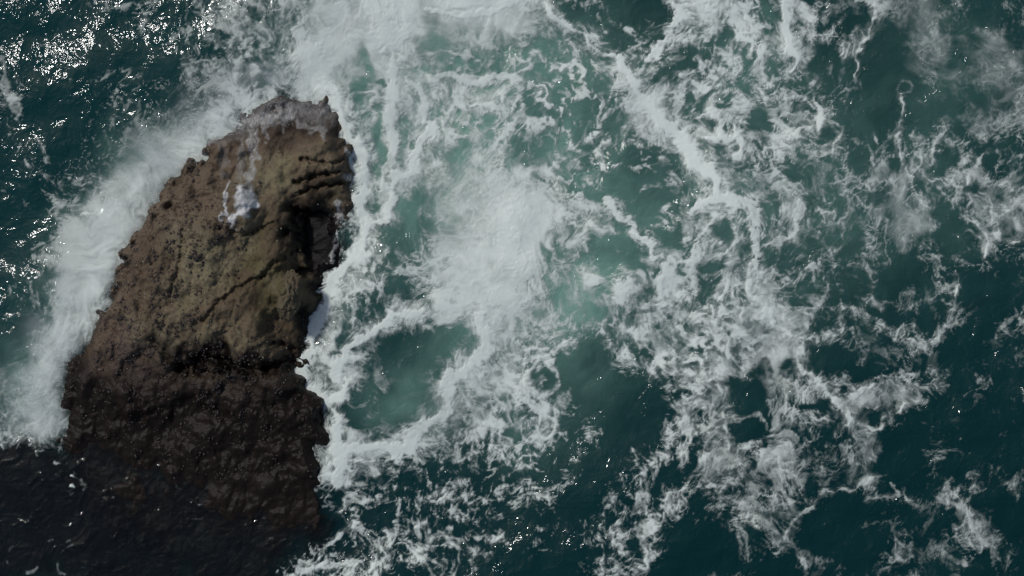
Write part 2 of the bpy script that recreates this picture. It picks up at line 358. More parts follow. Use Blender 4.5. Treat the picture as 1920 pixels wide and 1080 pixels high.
# ------------------------------------------------------------------ the rock, as a height over the water plane
OUT = [(128,800),(126,745),(130,708),(155,664),(166,622),(205,566),(222,522),(230,480),(247,432),(282,392),(318,352),(352,318),(390,290),
       (404,264),(420,246),(446,234),(470,214),(500,190),(525,180),(550,187),(575,192),(600,198),(614,182),(628,190),(636,220),(645,246),
       (660,266),(665,292),(657,330),(652,370),(642,420),(634,466),(612,510),(600,550),(588,600),(574,640),(561,684),(574,718),(600,745),
       (615,765),(613,800),(602,832),(606,868),(598,900),(590,935),(606,985),(596,1030),(560,1085),(480,1150),(300,1230),(-260,1300),
       (-300,900),(-60,862),(40,842),(96,822)]
HC = [(450,400,2.7),(350,450,2.5),(300,520,2.3),(250,560,1.7),(600,300,1.4),(500,260,1.0),(430,290,1.3),(560,215,.5),(620,220,.5),(480,225,.5),(555,535,1.9),(520,480,2.2),(592,440,.25),
      (612,420,.15),(595,480,.2),(580,470,.35),(590,505,.3),(560,420,1.9),(545,450,2.1),(600,390,.9),(620,470,.1),(570,460,.9),(300,640,2.0),(430,560,2.4),(480,620,2.2),(390,640,1.3),(400,690,1.2),(400,790,.65),(250,720,1.2),
      (180,720,.8),(150,790,.35),(300,900,-.10),(100,950,-.75),(500,1000,-.10),(250,1060,-.7),(530,700,1.4),(585,770,1.0),(560,610,.9),(560,650,.8),
      (570,850,.6),(450,930,.12),(520,880,.25),(180,860,-.12),(300,830,.28),(560,960,.04),(480,1060,-.22),(380,1000,-.25),(330,950,-.12),(0,1000,-1.3),(-200,1100,-2),(400,1200,-2),(60,880,-.6),(560,1060,-.7)]
def rock_fields(X, Y):
    xw, yw = warp_xy(X, Y, 4, 5)
    xw = xw + 3.2 * T_WX(X / 250, Y / 250) + 1.0 * T_WX(X / 80, Y / 80); yw = yw + 3.2 * T_WY(X / 250, Y / 250) + 1.0 * T_WY(X / 80, Y / 80)
    d = poly_sdf(xw, yw, OUT)
    num = np.zeros(X.shape, f4); den = np.zeros(X.shape, f4)
    for cx, cy, h in HC:
        q = 1.0 / (((xw - cx) ** 2 + (yw - cy) ** 2) / 900.0 + 0.6) ** 1.6
        num += q * h; den += q
    H = num / den; H = np.where(H > 0, H * .88, H)
    up = np.maximum(H, 0)
    edge = 1 - np.exp(-np.maximum(d, 0) / 19.0)
    h = np.where(H > 0, up * edge, H * edge - (1 - edge) * 0.3)
    # weathered relief: ribs, ledges, pits
    n1 = T_MID(X / 520, Y / 520); n2 = T_FINE(X / 300, Y / 300); n3 = T_FINE(X / 130 + .4, Y / 130)
    rib = np.abs(2 * T_MID((X + .35 * Y) / 260 + .2, (Y - .35 * X) / 620) - 1)
    amp = 0.25 + 0.75 * sstep(-0.6, 1.2, H)
    n4 = T_ROUGH(X / 420 + .3, Y / 420)
    h = h + amp * edge * ((n1 - .5) * .34 + (n2 - .5) * .018 + (n4 - .5) * .055 + (rib - .5) * .07)
    # a few long cracks and the sunlit ledges beside the gully
    for pts, wd, dp in [([(395,600),(430,560),(480,530),(500,520)], 4, .22), ([(500,520),(540,480),(560,470)], 4, .25), ([(340,690),(400,672),(470,690),(540,690)], 9, .45),
                        ([(300,640),(350,690),(420,700)], 7, .3), ([(560,345),(600,330),(640,325)], 3.5, .35), ([(560,365),(600,352),(645,345)], 3, .35),
                        ([(570,300),(620,310),(650,300)], 3, .25), ([(520,640),(560,655),(590,650)], 4, .4), ([(500,690),(540,672),(570,680)], 5, .4),
                        ([(360,430),(352,500),(330,560)], 3, .15), ([(430,430),(470,440),(520,420)], 3, .18), ([(545,395),(590,405),(630,400)], 8, .45)]:
        D, _ = seg_dist(X, Y, spline(pts), 40)
        Dw = D + 3 * (n2 - .5) * 2
        h = h - dp * np.exp(-(Dw / wd) ** 2) * edge
    # jagged block that stands beside the gully
    pk = blobs([(553,545,24,34,18,1.0)], X, Y, 2.0)
    h = h + 0.8 * pk * (0.55 + 0.45 * (1 - np.abs((xw - 545) / 34))) * edge
    cx1 = X + 5 * T_WX(X / 200, Y / 200); cy1 = Y + 7 * T_WY(X / 170, Y / 170)
    cl = np.clip(blobs([(603,452,27,52,-14,1.0),(583,498,16,30,-10,.9)], cx1, cy1, 4.0) + .8 * blobs([(592,648,18,40,8,1.0)], cx1, cy1, 4.0), 0, 1)
    cl = sstep(.25, .75, cl)
    h = np.where(d > 0, h * (1 - cl) + (.10 + .10 * (n1 - .5)) * cl, h)
    out = sstep(0, -46, d)
    h = np.where(d > 0, h, -0.3 - 3.2 * out)
    return h.astype(f4), d, n2, n3

# ------------------------------------------------------------------ foam fields
def foam_fields(X, Y):
    xw, yw = warp_xy(X, Y)
    B = bicubic_map(CH, xw, yw, 40.0)
    B = B + .065 * sstep(1250, 1500, X)
    ax, ay = curl_advect(X, Y, 1000.0, 34.0, 8, T_FLOW)
    ax, ay = curl_advect(ax, ay, 420.0, 13.0, 5, T_FLOW2)
    bx, by = curl_advect(X, Y, 520.0, 19.0, 6, T_FLOW2)
    cx_, cy_ = curl_advect(X, Y, 1000.0, 22.0, 6, T_FLOW)
    cx_, cy_ = curl_advect(cx_, cy_, 300.0, 7.0, 4, T_FLOW2)
    def web(u, v, cell, seed, wdt):
        u = u + cell * .22 * T_WX(u / (cell * 9), v / (cell * 9)); v = v + cell * .22 * T_WY(u / (cell * 9), v / (cell * 9))
        d1, d2 = worley(u / cell, v / cell, seed)
        e = np.clip(1 - (d2 - d1) / wdt, 0, 1)
        return e ** 1.5
    w1 = web(cx_, cy_ * .85, 66.0, 11, .75); w2 = web(cx_ + 7, cy_, 31.0, 12, .85); w3 = web(ax, ay * 1.1, 15.0, 13, .9)
    rid = 1 - np.abs(2 * T_MID(ax / 420, ay / 420 + .1) - 1)
    rid2 = 1 - np.abs(2 * T_MID(bx / 190, by / 190 + .6) - 1)
    soft = T_SOFT(ax / 500, ay / 500)
    fine = T_FINE(bx / 200, by / 200)
    cl = T_CLUMP(ax / 620, ay / 620); cl2 = T_CLUMP(bx / 300 + .3, by / 300)
    wm = 1 - (1 - .95 * w1 * (.55 + .45 * soft)) * (1 - .92 * w2 * sstep(.15, .65, cl2)) * (1 - .55 * w3 * sstep(.4, .9, cl))
    N = rankn(wm + .14 * rid ** 2 + .26 * cl + .12 * fine)
    sm = blobs(SM, xw, yw)
    ho = blobs(HO, xw + 5 * T_WX(X / 300, Y / 300), yw + 5 * T_WY(X / 300, Y / 300), 2.2)
    B0 = np.clip(B * 1.04, 0.012, .95)
    k = (1 - B0) / B0
    thin = .20 * sstep(1350, 1600, X + .5 * Y) + .20
    A = N ** np.clip(k, .05, 14) * (1 - thin * .8) + thin * np.clip(B0 * 1.15 - .03, 0, 1) * (.35 + 1.3 * T_CLUMP(ax / 900 + .5, ay / 900))
    # smooth regions keep only slow, billowing variation
    bil = rankn(T_SOFT(ax / 330 + .3, ay / 330) + .45 * rid)
    As = np.clip(B0 * (.80 + .52 * bil) - .01 + .06 * (fine - .5), 0, 1)
    A = A * (1 - sm) + As * sm
    # small bright flecks riding the chop: broken bubbles, and sun sparkle painted as foam
    fk = blobs(GLINT_FLECK, xw, yw) * sstep(.42, .78, T_CLUMP(X / 520 + .15, Y / 520 + .6))
    fx1 = T_FINE(bx / 170 + .2, by / 130 + .5)
    A = 1 - (1 - A) * (1 - fk * (.80 * sstep(.86, .95, fx1) + .08 * sstep(.55, .8, T_MID(bx / 240, by / 240 + .2))))
    # the open water at the right carries only thin foam
    cap = 1 - .42 * sstep(1400, 1620, X) - .12 * sstep(850, 1000, Y) * sstep(700, 900, X)
    A = A * cap * (1 - .16 * (1 - B0)) * sstep(.015, .13, B)
    # a connected net of thin strands
    net = np.zeros(X.shape, f4)
    for cell, seed, am, th in ((84.0, 41, .85, .10), (42.0, 42, .70, .11), (23.0, 43, .55, .13)):
        wgl = cell * .30
        u = cx_ + wgl * T_FLOW2(X / (cell * 9), Y / (cell * 9)) + 5 * T_WX(X / 330, Y / 330)
        v = cy_ + wgl * T_FLOW2(Y / (cell * 9) + .3, X / (cell * 9)) + 5 * T_WY(X / 330, Y / 330)
        d1, d2 = worley(u / cell, v / cell, seed)
        pres = T_CLUMP(X / 760 + cell, Y / 760)
        th_ = th * (.35 + 1.5 * T_CLUMP(X / 380 + cell, Y / 380 + .2))
        e = d2 - d1
        net = np.maximum(net, am * sstep(.18, .62, pres) * np.maximum(np.exp(-(e / th_) ** 2), .40 * np.exp(-(e / (th_ * 2.6)) ** 2)))
    net = net * np.sqrt(np.clip(B * 1.5, 0, 1)) * sstep(.06, .22, B) * (1 - sm * .8) * (.6 + .6 * fine)
    A = 1 - (1 - A * (1 - .18 * (1 - sm))) * (1 - net)
    # round windows of clear water that the foam has drawn back from
    lm = blobs(LACE, xw, yw)
    for cell, seed, am in ((44.0, 31, .85), (24.0, 32, .70)):
        u = cx_ / cell + .22 * T_WX(X / (cell * 7), Y / (cell * 7)); v = cy_ * .9 / cell + .22 * T_WY(X / (cell * 7), Y / (cell * 7))
        d1, d2 = worley(u, v, seed)
        rad = .24 + .30 * T_CLUMP(X / 420 + cell, Y / 420)
        wnd = sstep(rad + .10, rad - .10, d1 + .10 * (fine - .5)) * am
        wall = np.clip(1 - (d2 - d1) / .5, 0, 1) ** 1.5 * .30
        A = A * (1 - lm * wnd) + lm * wall * (1 - A) * (1 - wnd)
    A = A * (1 - ho * (.97 - .25 * sm))
    # thick lines
    rg = .6 * rid + .4 * fine
    xs2 = X + 4 * T_WX(X / 330, Y / 330) + 1.8 * T_WX(X / 120, Y / 120); ys2 = Y + 4 * T_WY(X / 330, Y / 330) + 1.8 * T_WY(X / 120, Y / 120)
    line = np.zeros(X.shape, f4); moat = np.zeros(X.shape, f4)
    brk = T_CLUMP(X / 300 + .4, Y / 300)
    for pts, wd, s, rag in ST:
        P = spline(pts); pad = wd * 3.2 + 12
        x0 = min(p[0] for p in P) - pad; x1 = max(p[0] for p in P) + pad; y0 = min(p[1] for p in P) - pad; y1 = max(p[1] for p in P) + pad
        a, b = np.searchsorted(X[0], (x0, x1)); c, d = np.searchsorted(Y[:, 0], (y0, y1))
        if a >= b or c >= d: continue
        sx, sy = xs2[c:d, a:b], ys2[c:d, a:b]
        D = np.full(sx.shape, 1e3, f4); Tt = np.zeros(sx.shape, f4); n = len(P) - 1
        for q in range(n):
            (px0, py0), (px1, py1) = P[q], P[q + 1]
            vx, vy = px1 - px0, py1 - py0; L = vx * vx + vy * vy + 1e-6
            t = np.clip(((sx - px0) * vx + (sy - py0) * vy) / L, 0, 1)
            dd = np.hypot(sx - px0 - t * vx, sy - py0 - t * vy); m = dd < D
            D = np.where(m, dd, D); Tt = np.where(m, (q + t) / n, Tt)
        taper = .45 + .55 * np.sin(np.pi * np.clip(Tt * .86 + .07, 0, 1)) ** .6
        g = rg[c:d, a:b]; fg = fine[c:d, a:b]
        wl = wd * taper * (1 + rag * (1.5 * g - .75)) * (.62 + .76 * brk[c:d, a:b])
        core = sstep(1.25, .35, D / np.maximum(wl, 1))
        halo = np.exp(-(D / (wl * 1.7 + 6)) ** 2) * .50 * (.4 + .9 * g)
        if wd < 9: core = core * (.45 + .75 * brk[c:d, a:b])
        v = s * np.maximum(core * (1 - .35 * rag * (1 - fg)), halo)
        line[c:d, a:b] = np.maximum(line[c:d, a:b], v)
        if s > .6 and wd > 9: moat[c:d, a:b] = np.maximum(moat[c:d, a:b], .28 * np.exp(-((D - wl * 2.0) / (wd * .9)) ** 2) * (1 - core))
    for cx, cy, rx, ry, wd, s in RG:
        a, b = np.searchsorted(X[0], (cx - rx * 2, cx + rx * 2)); c, d = np.searchsorted(Y[:, 0], (cy - ry * 2, cy + ry * 2))
        e = np.hypot((xs2[c:d, a:b] - cx) / rx, (ys2[c:d, a:b] - cy) / ry)
        v = s * np.exp(-((e - 1) * min(rx, ry) / wd) ** 2) * (.5 + .7 * rg[c:d, a:b])
        line[c:d, a:b] = np.maximum(line[c:d, a:b], v)
    she = np.zeros(X.shape, f4)
    for pts, wd, s in SH:
        P = spline(pts, 5); D = np.full(X.shape, 1e3, f4); pad = wd * 2 + 20
        x0 = min(p[0] for p in P) - pad; x1 = max(p[0] for p in P) + pad; y0 = min(p[1] for p in P) - pad; y1 = max(p[1] for p in P) + pad
        a, b = np.searchsorted(X[0], (x0, x1)); c, d = np.searchsorted(Y[:, 0], (y0, y1))
        if a >= b or c >= d: continue
        sx = (X + 9 * T_FLOW2(X / 420, Y / 420) + 5 * T_WX(X / 300, Y / 300))[c:d, a:b]; sy = (Y + 9 * T_FLOW2(Y / 420, X / 420) + 5 * T_WY(X / 300, Y / 300))[c:d, a:b]; D = D[c:d, a:b]
        for q in range(len(P) - 1):
            (px0, py0), (px1, py1) = P[q], P[q + 1]
            vx, vy = px1 - px0, py1 - py0; L = vx * vx + vy * vy + 1e-6
            t = np.clip(((sx - px0) * vx + (sy - py0) * vy) / L, 0, 1); D = np.minimum(D, np.hypot(sx - px0 - t * vx, sy - py0 - t * vy))
        v = s * .72 * sstep(1.55, .20, D / (wd * (.6 + .8 * cl[c:d, a:b])) + .5 * (N[c:d, a:b] - .5)) * (.30 + .45 * soft[c:d, a:b] + .95 * N[c:d, a:b] ** 1.5) * (1 - .5 * ho[c:d, a:b])
        she[c:d, a:b] = np.maximum(she[c:d, a:b], v)
    A = A * (1 - .5 * sstep(.05, .3, she))
    A = A * (1 - moat * (1 - sm))
    A = np.maximum(A, 1 - (1 - A * .8) * (1 - line * .97))
    A = 1 - (1 - A) * (1 - she ** .8 * .9)
    mi = blobs(MI, xw, yw) * (.68 + .50 * T_SOFT(ax / 420 + .7, ay / 420))
    A = A + (sstep(.16, .80, A) - A) * (1 - sm) * (.62 + .25 * sstep(1750, 1350, X + .3 * Y))
    A = np.clip(A, 0, 1) ** (1.65 - .60 * B0)
    return A.astype(f4), line, np.clip(mi, 0, 1).astype(f4), ax, ay, soft, fine, sm

def swell(X, Y):
    x, y = X / 1.0, Y / 1.0
    return (0.12 * T_FLOW(x / 2600 + .1, y / 1900) + 0.035 * T_FLOW2(x / 1100, y / 900 + .3)).astype(f4)
def chop(X, Y):
    return (0.010 * T_FLOW2(X / 420 + .7, Y / 380)).astype(f4)

# ------------------------------------------------------------------ mesh helpers
def grid_mesh(name, PX, PY, Z, keep=None):
    """PX, PY: 2-D picture-unit positions on the plane; Z metres; keep: boolean per cell"""
    h, w_ = Z.shape
    idx = np.arange(h * w_).reshape(h, w_)
    q = np.stack([idx[1:, :-1], idx[1:, 1:], idx[:-1, 1:], idx[:-1, :-1]], -1)
    q = q.reshape(-1, 4) if keep is None else q[keep]
    used = np.zeros(h * w_, bool); used[q.ravel()] = True
    remap = np.cumsum(used) - 1
    q = remap[q].astype(np.int32)
    co = np.stack([wx(PX.ravel()[used]), wy(PY.ravel()[used]), Z.ravel()[used]], -1).astype(f4)
    me = bpy.data.meshes.new(name)
    me.vertices.add(len(co)); me.vertices.foreach_set('co', co.ravel())
    me.loops.add(q.size); me.loops.foreach_set('vertex_index', q.ravel())
    me.polygons.add(len(q)); me.polygons.foreach_set('loop_start', np.arange(0, q.size, 4, dtype=np.int32))
    me.update(calc_edges=True)
    me.shade_smooth() if hasattr(me, 'shade_smooth') else None
    return me, used
def fattr(me, name, v):
    a = me.attributes.new(name, 'FLOAT', 'POINT'); a.data.foreach_set('value', np.ascontiguousarray(v, f4).ravel())
def vattr(me, name, x, y):
    a = me.attributes.new(name, 'FLOAT_VECTOR', 'POINT')
    a.data.foreach_set('vector', np.stack([x, y, np.zeros_like(x)], -1).astype(f4).ravel())
def link(name, me, mat, parent=None, **props):
    o = bpy.data.objects.new(name, me); C.objects.link(o)
    if mat is not None: me.materials.append(mat)
    if parent is not None: o.parent = parent
    for k_, v_ in props.items(): o[k_] = v_
    return o

# ------------------------------------------------------------------ node helpers
class NT:
    def __init__(s, name):
        s.m = bpy.data.materials.new(name); s.m.use_nodes = True; s.t = s.m.node_tree; s.t.nodes.clear()
        s.out = s.n('ShaderNodeOutputMaterial')
    def n(s, kind, **kw):
        x = s.t.nodes.new(kind)
        for k_, v_ in kw.items(): setattr(x, k_, v_)
        return x
    def l(s, a, b): s.t.links.new(a, b)
    def val(s, x, sock):
        if isinstance(x, (int, float)): sock.default_value = x
        elif isinstance(x, (tuple, list)): sock.default_value = (*x, 1) if len(x) == 3 and sock.type == 'RGBA' else x
        else: s.l(x, sock)
    def attr(s, name, vec=False):
        a = s.n('ShaderNodeAttribute', attribute_name=name); return a.outputs['Vector' if vec else 'Fac']
    def math(s, op, a, b=0.0, clamp=False):
        x = s.n('ShaderNodeMath', operation=op, use_clamp=clamp); s.val(a, x.inputs[0]); s.val(b, x.inputs[1]); return x.outputs[0]
    def mix(s, f, a, b):
        x = s.n('ShaderNodeMix', data_type='RGBA'); s.val(f, x.inputs[0]); s.val(a, x.inputs[6]); s.val(b, x.inputs[7]); return x.outputs[2]
    def ramp(s, f, a, b, c=0.0, d=1.0):
        x = s.n('ShaderNodeMapRange'); s.val(f, x.inputs[0]); x.inputs[1].default_value = a; x.inputs[2].default_value = b
        x.inputs[3].default_value = c; x.inputs[4].default_value = d; x.interpolation_type = 'SMOOTHSTEP'; return x.outputs[0]
    def noise(s, scale, detail=4, rough=.55, vec=None, dist=0.0):
        x = s.n('ShaderNodeTexNoise'); x.inputs['Scale'].default_value = scale; x.inputs['Detail'].default_value = detail
        x.inputs['Roughness'].default_value = rough; x.inputs['Distortion'].default_value = dist
        s.l(vec if vec is not None else s.pos(), x.inputs['Vector']); return x.outputs['Fac']
    def pos(s):
        if not hasattr(s, '_p'): s._p = s.n('ShaderNodeNewGeometry').outputs['Position']
        return s._p
    def bump(s, h, strength, dist, normal=None):
        x = s.n('ShaderNodeBump'); x.inputs['Strength'].default_value = strength; x.inputs['Distance'].default_value = dist
        s.l(h, x.inputs['Height'])
        if normal is not None: s.l(normal, x.inputs['Normal'])
        return x.outputs[0]

# water
m = NT('sea_water')
milk = m.attr('milk'); deep = m.attr('deep'); opac = m.attr('opacity')
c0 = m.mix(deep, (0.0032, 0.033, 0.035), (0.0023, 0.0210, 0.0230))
c1 = m.mix(m.noise(.35, 3), c0, (0.004, 0.042, 0.041))
c1 = m.mix(.35, c0, c1)
c1 = m.mix(m.attr('murk'), c1, (0.0045, 0.0085, 0.010))
c2 = m.mix(milk, c1, (0.18, 0.335, 0.275))
b1 = m.bump(m.noise(1.3, 4, .55, None, .6), .6, .16)
pat = m.math('ADD', .07, m.math('MULTIPLY', m.ramp(m.noise(1.1, 3, .55), .56, .70), m.math('ADD', .2, m.math('ADD', m.attr('choppy'), m.math('MULTIPLY', m.attr('spark'), .85)))))
b2 = m.bump(m.math('MULTIPLY', m.noise(3.6, 1.6, .5, None, .5), pat), 1.0, .22, b1)
df = m.n('ShaderNodeBsdfDiffuse'); m.l(c2, df.inputs[0]); m.l(b1, df.inputs['Normal'])
tr = m.n('ShaderNodeBsdfTransparent'); tr.inputs[0].default_value = (.66, .72, .72, 1)
mx = m.n('ShaderNodeMixShader'); m.l(opac, mx.inputs[0]); m.l(tr.outputs[0], mx.inputs[1]); m.l(df.outputs[0], mx.inputs[2])
gl = m.n('ShaderNodeBsdfGlossy'); gl.inputs['Roughness'].default_value = .055; gl.inputs[0].default_value = (1, 1, 1, 1); m.l(b2, gl.inputs['Normal'])
fr = m.n('ShaderNodeFresnel'); fr.inputs['IOR'].default_value = 1.33; m.l(b2, fr.inputs['Normal'])
m2 = m.n('ShaderNodeMixShader'); m.l(fr.outputs[0], m2.inputs[0]); m.l(mx.outputs[0], m2.inputs[1]); m.l(gl.outputs[0], m2.inputs[2])
m.l(m2.outputs[0], m.out.inputs[0])
WATER = m.m

def foam_material(name, col, lace):
    m = NT(name)
    a = m.attr('foam'); fl = m.attr('flow', True)
    n1 = m.noise(3.2, 6, .60, fl, .8); n2 = m.noise(15.0, 4, .6, fl, .5)
    det = m.math('ADD', m.math('MULTIPLY', m.math('SUBTRACT', n1, .5), lace), m.math('MULTIPLY', m.math('SUBTRACT', n2, .5), lace * .55))
    # detail bites hardest where foam is half thick
    half = m.math('MULTIPLY', m.math('MULTIPLY', a, m.math('SUBTRACT', 1.15, a)), 4.0)
    al = m.math('ADD', a, m.math('MULTIPLY', det, half), True)
    p = m.n('ShaderNodeBsdfPrincipled'); p.inputs['Roughness'].default_value = .55; p.inputs['Specular IOR Level'].default_value = .25
    cc = m.mix(m.math('MULTIPLY', n1, .5), col, tuple(c * .88 for c in col)); m.l(cc, p.inputs['Base Color'])
    m.l(al, p.inputs['Alpha'])
    hh = m.math('ADD', m.math('MULTIPLY', n1, .6), m.math('ADD', m.math('MULTIPLY', n2, .25), m.math('MULTIPLY', a, .8)))
    m.l(m.bump(hh, .25, .02), p.inputs['Normal'])
    m.l(p.outputs[0], m.out.inputs[0])
    return m.m
FOAM = foam_material('sea_foam', (.705, .77, .72), .40)
FOAM_SOFT = foam_material('churned_foam', (.705, .77, .72), .14)

# ------------------------------------------------------------------ build: water sheet
def axis(lo, hi, step, far):
    mid = np.arange(lo, hi + step * .5, step)
    g = [step * 1.6]
    while sum(g) < far: g.append(g[-1] * 1.35)
    g = np.cumsum(g)
    return np.concatenate([lo - g[::-1], mid, hi + g]).astype(f4)
gx = axis(-160, 2080, 4.0, 60000); gy = axis(-160, 1240, 4.0, 60000)
PX, PY = np.meshgrid(gx, gy)
_, _, MILK, _, _, _, _, _ = foam_fields(PX, PY)
RH, RD, _, _ = rock_fields(PX, PY)
far = np.maximum(np.abs(PX - 960) - 1120, np.abs(PY - 540) - 700)
calm = 1 - sstep(0, 400, far)
WZ = (swell(PX, PY) + chop(PX, PY)) * calm * (1 - .8 * sstep(-60, 0, RD)) 
depth = np.maximum(WZ - RH, 0)
OPA = 1 - np.exp(-depth / .9) * .97
OPA = np.where(far > 0, 1, OPA)
xw, yw = warp_xy(PX, PY, 25, 8)
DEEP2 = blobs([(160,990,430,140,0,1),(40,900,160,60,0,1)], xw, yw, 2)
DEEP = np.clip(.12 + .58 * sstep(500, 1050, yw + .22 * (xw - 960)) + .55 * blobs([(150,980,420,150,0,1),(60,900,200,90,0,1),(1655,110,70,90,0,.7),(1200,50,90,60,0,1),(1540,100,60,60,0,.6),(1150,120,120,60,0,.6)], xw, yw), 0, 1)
me, used = grid_mesh('water', PX, PY, WZ)
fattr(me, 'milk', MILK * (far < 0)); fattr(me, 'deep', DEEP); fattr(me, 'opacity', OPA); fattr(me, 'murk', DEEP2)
fattr(me, 'spark', blobs(GL, PX, PY, 1.5))
fattr(me, 'choppy', blobs([(200,130,260,190,0,.11),(1700,120,200,160,0,.4),(1500,480,120,100,0,.5),(430,930,120,20,0,.3),(140,890,40,30,0,.3),(1250,760,120,60,0,.5)], xw, yw))
link('water', me, WATER, kind='structure')
WGRID = (gx, gy, WZ)
# sea bed far below, so that nothing is hollow
me = bpy.data.meshes.new('sea_bed')
me.from_pydata([(-1200, -1200, -9), (1200, -1200, -9), (1200, 1200, -9), (-1200, 1200, -9)], [], [(0, 1, 2, 3)])
m = NT('sand_bed'); p = m.n('ShaderNodeBsdfPrincipled'); p.inputs['Roughness'].default_value = .9
m.l(m.mix(m.noise(.4, 5), (.05, .06, .05), (.09, .09, .07)), p.inputs['Base Color']); m.l(p.outputs[0], m.out.inputs[0])
link('sea_bed', me, m.m, kind='structure')

# ------------------------------------------------------------------ build: foam, cut into the pieces one can point at
STEP = 1.8
fx = np.arange(-150, 2070, STEP).astype(f4); fy = np.arange(-150, 1230, STEP).astype(f4)
PX, PY = np.meshgrid(fx, fy)
A, LINE, MI2, AX, AY, SOFT, FINE, SMO = foam_fields(PX, PY)
RH, RD, _, _ = rock_fields(PX, PY)
shore = sstep(-60, 0, RD)
base = (swell(PX, PY) + chop(PX, PY)) * (1 - .8 * shore)
# the breaking swell stands up along the left flank of the rock
A = A * (1 - .30 * sstep(20, 75, -RD) * sstep(520, 300, PX + .62 * (PY - 200)) * sstep(860, 780, PY))
surf = blobs([(60,730,60,95,20,1),(120,640,70,90,20,1),(180,520,65,110,22,1),(255,390,70,90,30,1),(345,300,70,70,45,1)], PX, PY, 1.5)
A = A * np.where(RD > 30, np.where(PY > 800, 1.0, 0.0), 1.0)
FZ = base + .022 + .022 * A + .05 * LINE + .22 * surf * A * SOFT
OVER = (RH > FZ + .12)
cellA = np.maximum(np.maximum(A[1:, 1:], A[:-1, :-1]), np.maximum(A[1:, :-1], A[:-1, 1:]))
keep = (cellA > .035) & ~(OVER[1:, 1:] & OVER[:-1, :-1])
cx = PX[:-1, :-1] + STEP / 2; cy = PY[:-1, :-1] + STEP / 2
cxw, cyw = warp_xy(cx, cy, 6, 6)
def near(pts, r):
    D, _ = seg_dist(cx, cy, spline(pts), r + 5); return D + 9 * (SOFT[:-1, :-1] - .5) < r
rid = np.zeros(cx.shape, np.int8)          # 0: lace over open water at the right
rid[(cxw < 1180) & (cyw < 560)] = 1        # boiling foam, upper middle
rid[(cxw >= 560) & (cxw < 1130) & (cyw >= 560) & (cyw < 890)] = 2
rid[(cyw >= 890 - .0 * cxw) & (cxw < 1480)] = 3
left = cxw < 500 - .62 * (cyw - 200)
rid[left & (cyw < 880)] = 4
rid[(cxw < 470) & (cyw <= 175)] = 5
rid[(cxw < 235 - .25 * cyw) & (cyw < 400)] = 5
rid[(cyw > 835) & (cxw < 560)] = 6
rid[(cxw > 1170) & (cxw < 1480) & (cyw < 130)] = 7
rid[near([(1150,118),(1172,150),(1205,185),(1240,222),(1268,255),(1300,292),(1326,330),(1345,358),(1395,388),(1412,440),(1410,500)], 24)] = 8
rid[near([(603,160),(640,213),(657,257),(676,295),(680,335),(674,372),(690,420),(687,455),(634,507),(622,540),(590,612),(566,683),(566,708),(588,734),(618,748)], 26)] = 9
rid[near([(905,600),(907,647),(870,694),(836,740),(836,772),(808,795),(775,822),(720,845),(640,850),(625,900)], 30)] = 10
rid[near([(1474,-20),(1477,50),(1476,90),(1486,125)], 20)] = 11
rid[near([(1646,-20),(1640,32),(1615,90),(1597,148)], 11)] = 12
rid[near([(1425,573),(1445,600),(1475,640),(1504,690),(1533,720),(1555,738),(1583,765),(1640,740),(1690,725)], 26)] = 13
INFO = {
 0: ('foam_lace', 'thin grey green foam lace spread over the open water at the right', FOAM),
 1: ('churned_foam', 'thick pale foam boiling over turquoise water to the right of the rock top', FOAM_SOFT),
 2: ('foam_swirl', 'foam swirling round the dark clear pool beside the lower rock', FOAM),
 3: ('foam_lace', 'broken foam lace on dark water along the bottom, right of the sunken reef', FOAM),
 4: ('breaking_wave', 'white wave breaking in mist against the left flank of the rock', FOAM_SOFT),
 5: ('foam_lace', 'small scattered foam flecks and painted sun glints on the teal water in the upper left corner', FOAM),
 6: ('foam_wisp_glint', 'faint foam wisps and painted glint streaks over the dark sunken reef in the lower left', FOAM),
 7: ('foam_patch', 'ragged pale green foam patch at the top edge beside a black water gap', FOAM),
 8: ('foam_ridge', 'long narrow white foam ridge running diagonally down from the top centre', FOAM_SOFT),
 9: ('foam_band', 'bright white foam band hugging the right side of the rock', FOAM),
 10: ('foam_roll', 'thick rolled arm of foam curving round the lower right of the dark pool', FOAM_SOFT),
 11: ('foam_streak', 'short white foam streak ending in a pointed tip at the upper right', FOAM),
 12: ('foam_streak', 'thin straight foam line slanting down along dark water at the upper right', FOAM),
 13: ('foam_ridge', 'branching white foam ridge in the open water at the right', FOAM),
}
for rdx, (nm, lab, mat) in INFO.items():
    kk = keep & (rid == rdx)
    if not kk.any(): continue
    me, used = grid_mesh(nm, PX, PY, FZ, kk)
    fattr(me, 'foam', np.clip((A - .03) / .95, 0, 1).ravel()[used])
    vattr(me, 'flow', AX.ravel()[used] * S, AY.ravel()[used] * S)
    link(nm, me, mat, kind='stuff', label=lab, category='sea foam')

# ------------------------------------------------------------------ build: rock
rx_ = np.arange(-60, 720, 1.7).astype(f4); ry_ = np.arange(140, 1200, 1.7).astype(f4)
PX, PY = np.meshgrid(rx_, ry_)
RH, RD, N2, N3 = rock_fields(PX, PY)
gyy, gxx = np.gradient(RH, 1.7 * S)
slope = np.sqrt(gxx ** 2 + gyy ** 2)
xw, yw = warp_xy(PX, PY, 10, 8)
olive = blobs([(430,500,95,85,0,1),(540,330,75,60,0,.9),(440,610,90,60,0,.9),(330,600,60,60,0,.8),(580,370,50,35,0,.6),(500,430,60,60,0,.7),(290,620,35,35,0,.9)], xw, yw, 1.3)
weed = blobs([(500,520,50,95,10,1),(530,600,45,70,0,.9),(540,440,45,30,0,.8)], xw, yw, 1.3)
purple = blobs([(200,680,80,90,0,.8),(260,660,70,70,0,.7),(430,260,45,35,0,.8),(560,220,60,35,0,.7),(260,480,70,60,0,.35)], xw, yw, 1.3)
